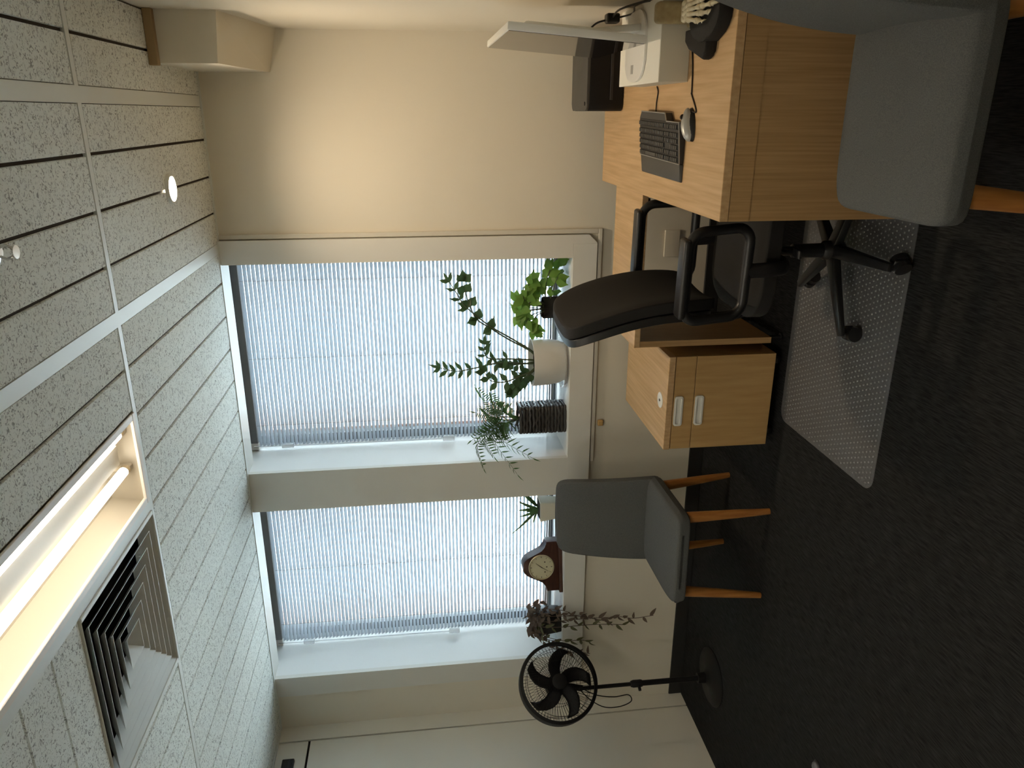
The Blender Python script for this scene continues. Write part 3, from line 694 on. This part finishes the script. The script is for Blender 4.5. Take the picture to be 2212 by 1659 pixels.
def bone_hand():
    B = mat('ivory_bone', (.80, .70, .50), .5, noise=((60, 60, 60), (.62, .48, .28), .25, .5)); T = mat('tan_resin', (.40, .32, .17), .5, noise=((50, 50, 50), (.30, .22, .10), .3, .7))
    t = thing('bone_hand_model', 'ivory skeleton hand model with a tan wrist beside the monitor box', 'anatomical model', (.300, -1.375, DT))
    bm = NB(); pad(bm, .064, .05, .125, .014, Matrix.Translation((0, .0, .0625+.012))); pad(bm, .075, .045, .03, .01, Matrix.Translation((-.004, 0, .013))); o = obj('wrist_block', bm, T, t, 60)
    bm = NB()
    for k in range(7): sphere(bm, (-.022+.0145*(k % 4)+.005*(k//4), -.040-.017*(k//4), .055-.004*(k//4)), .0115, 10, (1, 1.1, .9))
    box(bm, -.03, .03, -.055, -.015, .04, .062, .008, 2); obj('carpal_bones', bm, B, t, 60)
    lens = [(-.030, .050, .034, .020, .016, -16), (-.013, .060, .040, .026, .018, -6), (.003, .062, .044, .028, .018, 0), (.019, .056, .038, .024, .017, 6), (.033, .050, .030, .018, .015, 14)]
    for x, *seg, ang in lens:
        seg = [q*1.45 for q in seg]; ang *= .6; bm = NB(); p = V((x*.8, -.058, .050)); a = math.radians(ang); pit = -.10
        for i, L in enumerate(seg):
            d = V((math.sin(a), -math.cos(a)*math.cos(pit), math.sin(pit))); q = p+d*L; r = .0092-.0009*i
            tube(bm, [p+d*(L*k) for k in (.03, .12, .3, .6, .86, .97)], [r*1.0, r*1.2, r*.72, r*.66, r*1.05, r*.8], 10); p = q; pit -= .02 if i == 0 else .09
        obj('finger_bones', bm, B, t, 60)
bone_hand()
def monitor_cable():
    t = thing('power_cable', 'black cable with a plug block hanging behind the monitor along the right wall', 'cable', (.333, -.9, DT))
    O = V((.333, -.9, DT))
    def P(*a): return [V(p)-O for p in a]
    bm = NB(); tube(bm, spline(P((.268, -.88, 1.00), (.315, -.89, .955), (.333, -.9, .90), (.346, -1.05, .905), (.358, -1.2, .845), (.362, -1.4, .78), (.360, -1.50, .741)), 7), .0036, 8); obj('cord', bm, BLACKP, t, 60)
    bm = NB(); tube(bm, spline(P((.333, -.90, .885), (.340, -1.0, .845), (.352, -1.12, .87), (.357, -1.2, .835), (.358, -1.3, .741)), 7), .0034, 8); obj('cord', bm, BLACKP, t, 60)
    bm = NB(); pad(bm, .034, .05, .05, .008, Matrix.Translation((0, 0, .895-DT))); obj('plug_block', bm, BLACKP, t, 60)
monitor_cable()

# ================================================================== WINDOW SILL
LEAFD = translucent('dark_green_leaf', (.045, .085, .028), .25, .35); LEAFL = translucent('light_green_leaf', (.16, .30, .05), .35, .4); LEAFM = translucent('mid_green_leaf', (.06, .13, .035), .25, .4)
LEAFB = translucent('purple_brown_leaf', (.12, .085, .06), .2, .5); LEAFV = translucent('olive_leaf', (.11, .11, .05), .25, .5)
STEM = mat('green_stem', (.06, .08, .03), .6); STEMB = mat('brown_stem', (.09, .06, .04), .7); SOIL = mat('dark_soil', (.03, .022, .016), 1, bump=(80, 1))
def zz_plant():
    O = V((-1.342, .14, SILL+.012)); t = thing('potted_plant', 'tall leaning plant in a round white pot in the right window', 'plant', O, 0, 'plants on the window sill')
    bm = NB(); h = .185; R = .136
    lathe(bm, [(R*.80, 0), (R*.90, .03), (R*.96, .08), (R*.99, .13), (R, h), (R-.008, h), (R-.012, h-.02), (R-.014, h-.05)], 48, None, True, True); obj('pot', bm, mat('white_glazed_pot', (.74, .73, .69), .35), t, 50)
    bm = NB(); lathe(bm, [(R-.0145, h-.05), (R-.0145, h-.03), (.05, h-.024)], 32); obj('soil', bm, SOIL, t, 50)
    stems = [
        ([(-1.30, .14, 1.0), (-1.257, .14, 1.05), (-1.196, .135, 1.142), (-1.121, .13, 1.26), (-1.047, .125, 1.349), (-.985, .12, 1.412), (-.919, .12, 1.449), (-.861, .12, 1.485)], 6, .082, .019),
        ([(-1.31, .16, 1.0), (-1.274, .16, 1.04), (-1.206, .155, 1.156), (-1.135, .15, 1.26), (-1.079, .145, 1.337), (-.999, .14, 1.374), (-.92, .14, 1.398), (-.863, .14, 1.405)], 5, .080, .044),
        ([(-1.33, .12, 1.0), (-1.321, .12, 1.03), (-1.307, .11, 1.156), (-1.297, .10, 1.27), (-1.262, .10, 1.30), (-1.214, .10, 1.300)], 5, .075, .020),
        ([(-1.345, .14, 1.0), (-1.349, .14, 1.04), (-1.338, .14, 1.209), (-1.363, .13, 1.368), (-1.375, .13, 1.46), (-1.352, .13, 1.548)], 7, .088, .020),
        ([(-1.36, .12, 1.0), (-1.391, .11, 1.04), (-1.41, .10, 1.102), (-1.44, .10, 1.183), (-1.431, .10, 1.263), (-1.379, .10, 1.302)], 5, .082, .028),
        ([(-1.37, .15, 1.0), (-1.405, .15, 1.02), (-1.445, .15, 1.075), (-1.513, .15, 1.135)], 6, .075, .040),
        ([(-1.35, .17, 1.0), (-1.36, .18, 1.05), (-1.37, .19, 1.13), (-1.36, .19, 1.19)], 6, .06, .024)]
    for P, n, L, W in stems:
        bm = NB(); c = spline(P, 5); N = len(c); tube(bm, [p-O for p in c], [.0062-.0040*i/N for i in range(N)], 7); st = obj('stem', bm, STEM, t, 60)
        bm = NB(); first = .42
        for k in range(n):
            u = first+(1-first)*k/(n-1); i = min(N-2, int(u*(N-1))); p = c[i].lerp(c[i+1], u*(N-1)-i)-O; d = (c[i+1]-c[i]).normalized()
            sd = d.cross(V((0, -1, 0))).normalized()
            for s in (-1, 1):
                dirv = (sd*s*(1.0-.30*u) + d*(.30+.40*u) + V((0, random.uniform(-.45, .15), random.uniform(-.15, .2)))); leaf(bm, p, dirv, V((random.uniform(-.4, .4), -1, .4)), L*random.uniform(.75, 1.05)*(1-.25*u), W*1.25, .12, 7, 1, True)
        leaf(bm, c[-1]-O, c[-1]-c[-3], (0, -1, .3), L*.8, W, .1, 7, 1, True)
        raw('leaves', bm, LEAFD, st, 60)
zz_plant()
bm = NB(); lathe(bm, [(.135, 0), (.150, .010), (.152, .026), (.149, .026), (.134, .0118)], 48); o = obj('saucer', bm, clear_plastic('clear_saucer_plastic', (.8, .8, .8), .35, .12), None, 50); o.location = (-1.342, .14, SILL); tag(o, 'clear plastic saucer under the round white plant pot', 'saucer')

def pothos():
    O = V((-1.02, .13, SILL)); t = thing('potted_plant', 'bushy light green plant in a black fabric pot in the right window corner', 'plant', O, 0, 'plants on the window sill')
    bm = NB(); lathe(bm, [(.054, 0), (.060, .03), (.061, .135), (.057, .138), (.056, .115)], 28); obj('pot', bm, BLACKF, t, 40)
    bm = NB(); lathe(bm, [(.0555, .112), (.03, .116)], 20); obj('soil', bm, SOIL, t)
    bm = NB()
    for s in (-1, 1): tube(bm, spline([(s*.03, -.052, .12), (s*.035, -.066, .15), (s*.015, -.072, .152), (s*.012, -.06, .12)], 4), .004, 6)
    obj('handle', bm, BLACKF, t, 60)
    rnd = random.Random(5)
    ends = [(.10, -.03, .23), (.17, -.02, .20), (.22, .0, .12), (.25, .02, .05), (.23, -.04, .10), (.06, .03, .26), (.0, -.02, .24), (-.06, .01, .25), (-.12, -.03, .21), (-.15, .0, .17), (-.05, .05, .22), (.13, .05, .18), (.19, -.06, .06), (.05, -.05, .20)]
    for e in ends:
        c = spline([(e[0]*.1, e[1]*.1, .11), (e[0]*.35, e[1]*.4, .11+(e[2]-.08)*.75), (e[0]*.75, e[1]*.8, e[2]+.02), e], 4); bm = NB(); tube(bm, c, .0028, 5); st = obj('stem', bm, STEM, t, 60); bm = NB(); N = len(c)
        for k in range(6):
            i = min(N-2, int(N*(.38+.62*k/5))); d = (c[i+1]-c[i]).normalized(); dirv = d*.6+V((rnd.uniform(-.9, .9), rnd.uniform(-.7, .3), rnd.uniform(-.6, .7)))
            leaf(bm, c[i], dirv, V((rnd.uniform(-.6, .6), -.8, .7)), rnd.uniform(.055, .085), rnd.uniform(.045, .06), .3, 6, 1, True)
        raw('leaves', bm, LEAFL, st, 60)
pothos()

def palm():
    O = V((-1.675, .13, SILL)); t = thing('potted_plant', 'feathery palm in a dark square basket pot in the right window', 'plant', O, 0, 'plants on the window sill')
    BK = mat('dark_woven_basket', (.045, .043, .041), .45); h = .275; a = .073
    bm = NB(); n = 15
    for k in range(n):                                          # woven courses, each a slightly wavy ring
        z = h*(k+.5)/n; pts = []
        for q, (x, y) in enumerate(rrect(2*a, 2*a, .010, 2)):
            pts.append((x, y, z+.003*math.sin(q*2.1+k*1.9)))
        full = []
        for i in range(len(pts)):
            p, r = V(pts[i]), V(pts[(i+1) % len(pts)]); m_ = 5 if (p-r).length > .03 else 1
            for j in range(m_): v = p.lerp(r, j/m_); full.append(v+V((0, 0, .0035*math.sin(j*2.6+k*2.2+i))))
        tube(bm, full, .0098, 6, closed=True)
    box(bm, -a+.006, a-.006, -a+.006, a-.006, 0.001, h-.02); obj('basket_pot', bm, BK, t, 60, rot=(0, 0, math.radians(5)))
    rnd = random.Random(11)
    fr = [((.0, .0), (-.13, -.05, .24), (-.225, -.18, .22), .8), ((.0, .0), (-.09, -.08, .20), (-.16, -.17, .16), 1), ((0, 0), (-.10, -.06, .15), (-.265, -.20, .03), 1.1), ((0, 0), (-.10, -.06, .11), (-.175, -.19, -.06), 1),
          ((0, 0), (.03, -.03, .16), (.08, -.04, .21), .9), ((0, 0), (.08, .0, .13), (.17, -.02, .16), .9), ((0, 0), (.02, .02, .16), (.03, .03, .24), .9), ((0, 0), (-.03, -.05, .15), (-.07, -.08, .22), .9),
          ((0, 0), (.05, -.06, .07), (.11, -.10, .06), .8), ((0, 0), (-.05, -.03, .18), (-.12, -.02, .27), .9), ((0, 0), (-.02, -.07, .09), (-.05, -.14, .09), .9), ((0, 0), (.10, .03, .18), (.19, .02, .24), .8)]
    for (bx, by), m_, e, sc in fr:
        c = spline([(bx, by, h-.02), (m_[0]*.4, m_[1]*.4, h+m_[2]*.55), (m_[0], m_[1], h+m_[2]), (e[0], e[1], h+e[2])], 7); bm = NB(); N = len(c); tube(bm, c, [.0026-.0018*i/N for i in range(N)], 5); st = obj('frond_stem', bm, STEM, t, 60)
        bm = NB()
        for i in range(int(N*.34), N-1):
            d = (c[i+1]-c[i]).normalized(); sd = d.cross(V((0, -.6, .8))).normalized(); L = .075*sc*math.sin(PI*min(1, .25+.75*(i/N)))**.6
            for s in (-1, 1): leaf(bm, c[i], sd*s*.95+d*.55+V((0, 0, -.12)), (0, -.5, .9), L*rnd.uniform(.8, 1.1)+.012, .0088, .25, 3)
        leaf(bm, c[-1], c[-1]-c[-2], (0, -.5, .9), .05*sc, .009, .2, 3)
        raw('leaflets', bm, LEAFM, st, 60)
palm()

def small_plant():
    O = V((-2.285, .135, SILL)); t = thing('potted_plant', 'small spiky plant in a cream square pot behind the grey guest chair', 'plant', O, math.radians(4), 'plants on the window sill')
    bm = NB(); hexa(bm, [(-.048, -.048, 0), (.048, -.048, 0), (.048, .048, 0), (-.048, .048, 0)], [(-.064, -.064, .142), (.064, -.064, .142), (.064, .064, .142), (-.064, .064, .142)])
    bmesh.ops.bevel(bm, geom=bm.edges[:], offset=.004, segments=2, profile=.5, affect='EDGES'); box(bm, -.052, .052, -.052, .052, .139, .1425); obj('pot', bm, mat('cream_ceramic', (.70, .66, .55), .45), t, 40)
    obj('soil', cbox(-.051, .051, -.051, .051, .1425, .1455), SOIL, t); rnd = random.Random(3)
    for dx, dz, W in ((-.14, .16, .012), (-.09, .10, .016), (-.05, .11, .018), (.0, .10, .022), (.04, .11, .022), (.07, .08, .020), (.09, .12, .016), (-.02, .07, .02), (.05, .05, .02), (-.10, .04, .012)):
        bm = NB(); d = V((dx, rnd.uniform(-.06, .04), dz)); leaf(bm, (dx*.08, rnd.uniform(-.02, .02), .144), d, (0, -1, .4), d.length*1.1, W, .35*(-1 if False else 1), 6); raw('leaf', bm, LEAFM, t, 60)
small_plant()

def clock():
    t = thing('mantel_clock', 'dark wood mantel clock with a round cream dial on the left sill', 'clock', (-2.672, .115, SILL), math.radians(13))
    WD = wood('dark_mahogany', (.075, .030, .020), (.045, .016, .011), (14, 90, 90), .38); hw, D = .158, .052; pts = []
    n = 28; top = []
    for k in range(n+1):
        u = -1+2*k/n; x = u*hw; au = abs(u)
        z = .098+.147*(math.exp(-(au/.56)**3.4)) if au < .93 else .098
        top.append((x, z))
    poly = [(-hw, .022)]+[(hw, .022)]+top[::-1]
    M = Matrix(((1, 0, 0, 0), (0, 0, 1, 0), (0, 1, 0, 0), (0, 0, 0, 1)))
    bm = NB(); prism(bm, poly, -D, D, M, .003); obj('case', bm, WD, t, 35)
    obj('plinth', cbox(-hw-.012, hw+.012, -D-.010, D+.010, .0, .0225, .004, 2), WD, t)
    My = Matrix.Translation((0, -D, .132)) @ Matrix.Rotation(PI/2, 4, 'X')
    bm = NB(); lathe(bm, [(.080, 0), (.081, .006), (.077, .010), (.073, .006), (.073, .002)], 40, My, False, False); bz = obj('bezel', bm, mat('aged_brass', (.62, .55, .36), .3, .8), t, 50)
    bm = NB(); lathe(bm, [(.0745, .0008), (.02, .0030)], 40, My); dl = obj('dial', bm, mat('cream_dial', (.62, .58, .40), .45), t, 50)
    bm = NB(); K = 3
    def mark(a, r0, r1, w_):
        M2 = My @ Matrix.Rotation(a, 4, 'Z'); hexa(bm, [M2 @ V(p) for p in ((-w_, r0, .0030), (w_, r0, .0030), (w_, r1, .0030), (-w_, r1, .0030))], [M2 @ V(p) for p in ((-w_, r0, .0036), (w_, r0, .0036), (w_, r1, .0036), (-w_, r1, .0036))])
    for k in range(12): mark(k*PI/6, .060, .068, .0012 if k % 3 else .002)
    INK = mat('dial_ink', (.05, .035, .02), .6); obj('hour_marks', bm, INK, dl)
    for a, L, w_ in ((math.radians(-38), .044, .0026), (math.radians(148), .050, .0018)):
        bm = NB(); M2 = My @ Matrix.Rotation(a, 4, 'Z'); hexa(bm, [M2 @ V(p) for p in ((-w_, -.008, .0042), (w_, -.008, .0042), (w_*.4, L, .0042), (-w_*.4, L, .0042))], [M2 @ V(p) for p in ((-w_, -.008, .0052), (w_, -.008, .0052), (w_*.4, L, .0052), (-w_*.4, L, .0052))]); obj('hand', bm, INK, dl)
    bm = NB()
    for x, y in ((-.032, -.022), (.032, -.022), (0, -.034)): lathe(bm, [(.0042, .003), (.0036, .0044)], 14, My @ Matrix.Translation((x, y, 0)))
    obj('winding_hole', bm, INK, dl)
clock()

def trailing():
    O = V((-3.075, .095, SILL)); t = thing('potted_plant', 'brown trailing plant in a dark square pot spilling over the left sill', 'plant', O, 0, 'plants on the window sill')
    bm = NB(); hexa(bm, [(-.062, -.062, 0), (.062, -.062, 0), (.062, .062, 0), (-.062, .062, 0)], [(-.076, -.076, .150), (.076, -.076, .150), (.076, .076, .150), (-.076, .076, .150)])
    bmesh.ops.bevel(bm, geom=bm.edges[:], offset=.006, segments=2, profile=.5, affect='EDGES'); obj('pot', bm, BLACKP, t, 40, rot=(0, 0, math.radians(10)))
    rnd = random.Random(21)
    bm = NB(); lathe(bm, [(.062, .148), (.03, .154)], 16); obj('soil', bm, SOIL, t)
    def vine(P, nl, L, W, m, spread=.8):
        L *= 1.3; W *= 1.45
        c = spline(P, 6); bm = NB(); N = len(c); tube(bm, c, .0020, 5); st = obj('vine', bm, STEMB, t, 60); bm = NB()
        for k in range(nl):
            i = min(N-2, int((N-1)*(k+.6)/nl)); d = (c[i+1]-c[i]).normalized(); s = 1 if k % 2 else -1
            dirv = V((s*spread*rnd.uniform(.5, 1), rnd.uniform(-.8, .05), rnd.uniform(-.7, .5)))+d*.4; leaf(bm, c[i], dirv, V((rnd.uniform(-.5, .5), -.8, .6)), L*rnd.uniform(.7, 1.2), W*rnd.uniform(.8, 1.2), .35)
        raw('leaves', bm, m, st, 60)
    for k in range(11):                                         # the bushy top
        a = rnd.uniform(0, 2*PI); r = rnd.uniform(.05, .12); ex = .07+r*math.cos(a) if k % 2 else r*math.cos(a)
        vine([(0, 0, .15), (ex*.4, -.02+r*math.sin(a)*.3, .19), (ex*.85, -.02+r*math.sin(a)*.5, .185+rnd.uniform(-.02, .035)), (ex*1.15, -.04+r*math.sin(a)*.5, .14+rnd.uniform(-.05, .04))], 9, .036, .016, LEAFB)
    F = -.155                                                   # in front of the sill edge
    for P, n in (([(.03, -.02, .155), (.10, -.075, .14), (.135, -.13, .05), (.13, F, -.05), (.135, F, -.14)], 13), ([(.0, -.03, .155), (.05, -.09, .14), (.09, F+.01, .02), (.10, F, -.10), (.10, F, -.20), (.085, F-.005, -.29)], 16),
                 ([(.02, -.03, .155), (.09, -.09, .15), (.125, F+.01, .03), (.12, F, -.10), (.09, F-.01, -.23), (.095, F, -.34), (.075, F, -.44), (.085, F, -.57)], 20), ([(-.01, -.03, .155), (.02, -.10, .13), (.05, F, .01), (.06, F-.01, -.13), (.045, F, -.27), (.03, F, -.39)], 14),
                 ([(-.02, -.03, .155), (-.04, -.11, .12), (-.055, F, .0), (-.06, F, -.11), (-.085, F, -.17)], 11), ([(-.04, -.03, .155), (-.10, -.09, .12), (-.14, F, .01), (-.15, F, -.09), (-.17, F, -.17)], 10), ([(-.04, -.0, .155), (-.10, -.03, .14), (-.13, -.08, .06), (-.15, -.12, .01)], 8),
                 ([(.03, -.01, .155), (.12, -.06, .13), (.15, -.11, .04), (.155, F, -.03)], 9), ([(-.03, .02, .155), (-.09, .02, .17), (-.13, -.02, .10), (-.14, -.05, .03)], 8)):
        vine(P, n, .040, .0135, LEAFV if rnd.random() < .5 else LEAFB)
trailing()

# ================================================================== FAN
def fan():
    O = V((-3.185, -.425, 0)); t = thing('pedestal_fan', 'black pedestal fan with five blades in the left corner', 'fan', O)
    bm = NB(); lathe(bm, [(.172, 0), (.172, .006), (.160, .016), (.06, .026), (.032, .045), (.030, .09)], 48); obj('base', bm, FANP, t, 40)
    bm = NB(); tube(bm, [(0, 0, .05), (0, 0, .47)], .016, 18); tube(bm, [(0, 0, .47), (0, 0, .80)], .0115, 16); obj('pole', bm, FANP, t, 40)
    bm = NB(); lathe(bm, [(.019, .43), (.022, .44), (.022, .485), (.017, .50)], 20); cl = obj('height_collar', bm, FANP, t, 40)
    bm = NB(); tube(bm, [(0, -.015, .455), (-.012, -.045, .455)], .009, 12); obj('knob', bm, FANP, cl, 40)
    az = math.atan2(-.62, .785); zc = .945; fwd = V((math.cos(az), math.sin(az), -.03)).normalized()
    side = V((0, 0, 1)).cross(fwd).normalized(); upv = fwd.cross(side); c = V((.034, .006, zc))+fwd*.060
    M = Matrix(((side.x, upv.x, fwd.x, c.x), (side.y, upv.y, fwd.y, c.y), (side.z, upv.z, fwd.z, c.z), (0, 0, 0, 1)))   # local z = fan axis
    R = .226
    bm = NB(); lathe(bm, [(.045, -.145), (.058, -.13), (.060, -.055), (.045, -.04)], 28, M); tube(bm, [(0, 0, .79), tuple(M @ V((0, -.05, -.09)))], .018, 14); obj('motor', bm, FANP, t, 40)
    bm = NB(); lathe(bm, [(R-.006, -.050), (R, -.049), (R+.003, .010), (R, .030), (R-.018, .034), (R-.019, .027), (R-.006, .022)], 64, M, False, False); obj('guard_rim', bm, FANP, t, 40)
    for nm, z0, zr, n in (('front_grille', .052, .024, 72), ('rear_grille', -.060, -.024, 60)):
        bm = NB()
        for k in range(n):
            a = 2*PI*k/n; tw = .35 if z0 > 0 else 0
            pts = [M @ V((r*math.cos(a+tw*(r/R)), r*math.sin(a+tw*(r/R)), z0+(zr-z0)*(max(0, r-.05)/(R-.05))**2.2)) for r in (.042, .09, .14, .19, R-.004)]
            tube(bm, pts, .0010, 4, caps=False)
        for r in (.12, .185): tube(bm, [M @ V((r*math.cos(2*PI*k/48), r*math.sin(2*PI*k/48), z0+(zr-z0)*((r-.05)/(R-.05))**2.2)) for k in range(48)], .0014, 4, closed=True)
        obj(nm, bm, FANP, t, 60)
    bm = NB(); lathe(bm, [(.043, .046), (.043, .056), (.030, .060)], 28, M); obj('badge', bm, FANP, t, 40)
    bm = NB(); lathe(bm, [(.038, -.038), (.040, .012), (.030, .026)], 24, M); obj('blade_hub', bm, FANP, t, 40)
    for k in range(5):
        bm = NB(); a = 2*PI*k/5+math.radians(14); rows = []
        for i in range(7):
            u = i/6; r = .034+u*.160; half = .40-.02*u if i else .52; half = (.020+.020*math.sin(PI*min(1, .15+.62*u)))/max(r, .045)
            sweep = -.55*u*u; row = []
            for j in range(5):
                s = -1+j/2; ang = a+sweep+s*half; row.append(bm.verts.new(M @ V((r*math.cos(ang), r*math.sin(ang), s*.017*(1-.3*u)))))
            rows.append(row)
        for A, B in zip(rows, rows[1:]):
            for j in range(4): bm.faces.new((A[j], A[j+1], B[j+1], B[j]))
        o = raw('blade', bm, FANP, t, 60); so = o.modifiers.new('thick', 'SOLIDIFY'); so.thickness = .003
    bm = NB(); tube(bm, spline([(-.02, .03, .80), (-.06, .0, .70), (-.065, -.02, .60), (-.05, -.03, .52), (-.10, -.03, .50), (-.16, .0, .56), (-.20, .05, .64), (-.17, .09, .72), (-.08, .10, .80), (-.02, .06, .86)], 6), .0032, 7); obj('power_cord', bm, FANP, t, 60)
fan()

# ================================================================== SMALL FITTINGS
def conduit():
    t = thing('cable_trunking', 'thin cream cable trunking running down the wall beside the right window', 'trunking', (-.585, .03, .66)); C = mat('cream_conduit', (.66, .63, .55), .5)
    obj('vertical_run', cbox(-.011, .013, -.020, 0, .035, H-.66-.003, .003, 1), C, t)
    obj('horizontal_run', cbox(-1.34, .013, -.020, 0, .012, .034, .003, 1), C, t)
conduit()
bm = NB(); pad(bm, .032, .024, .032, .005, Matrix.Translation((0, -.0125, 0))); o = obj('timber_block', bm, mat('tan_wood_knob', (.52, .33, .12), .5), None, 40); o.location = (-1.685, .03, .640); tag(o, 'small tan wooden block on the wall under the window sill', 'knob')
bm = NB(); pad(bm, .145, .010, .085, .004, Matrix.Translation((0, -.005, 0))); o = obj('wall_plate', bm, WALL, None, 40); o.location = (-.66, .03, .285); tag(o, 'blank cream wall plate under the side desk behind the office chair', 'wall plate')
def stop():
    t = thing('door_stop', 'small grey round floor stop on the carpet at the left photo edge', 'door stop', (-2.70, -1.56, 0))
    bm = NB(); lathe(bm, [(.024, 0), (.025, .004), (.021, .014), (.012, .020), (.004, .022)], 24); obj('dome', bm, mat('grey_metal_stop', (.16, .16, .17), .4, .5), t, 50)
    bm = NB(); lathe(bm, [(.030, 0), (.030, .003)], 24); obj('base_plate', bm, BLACKP, t, 50)
stop()
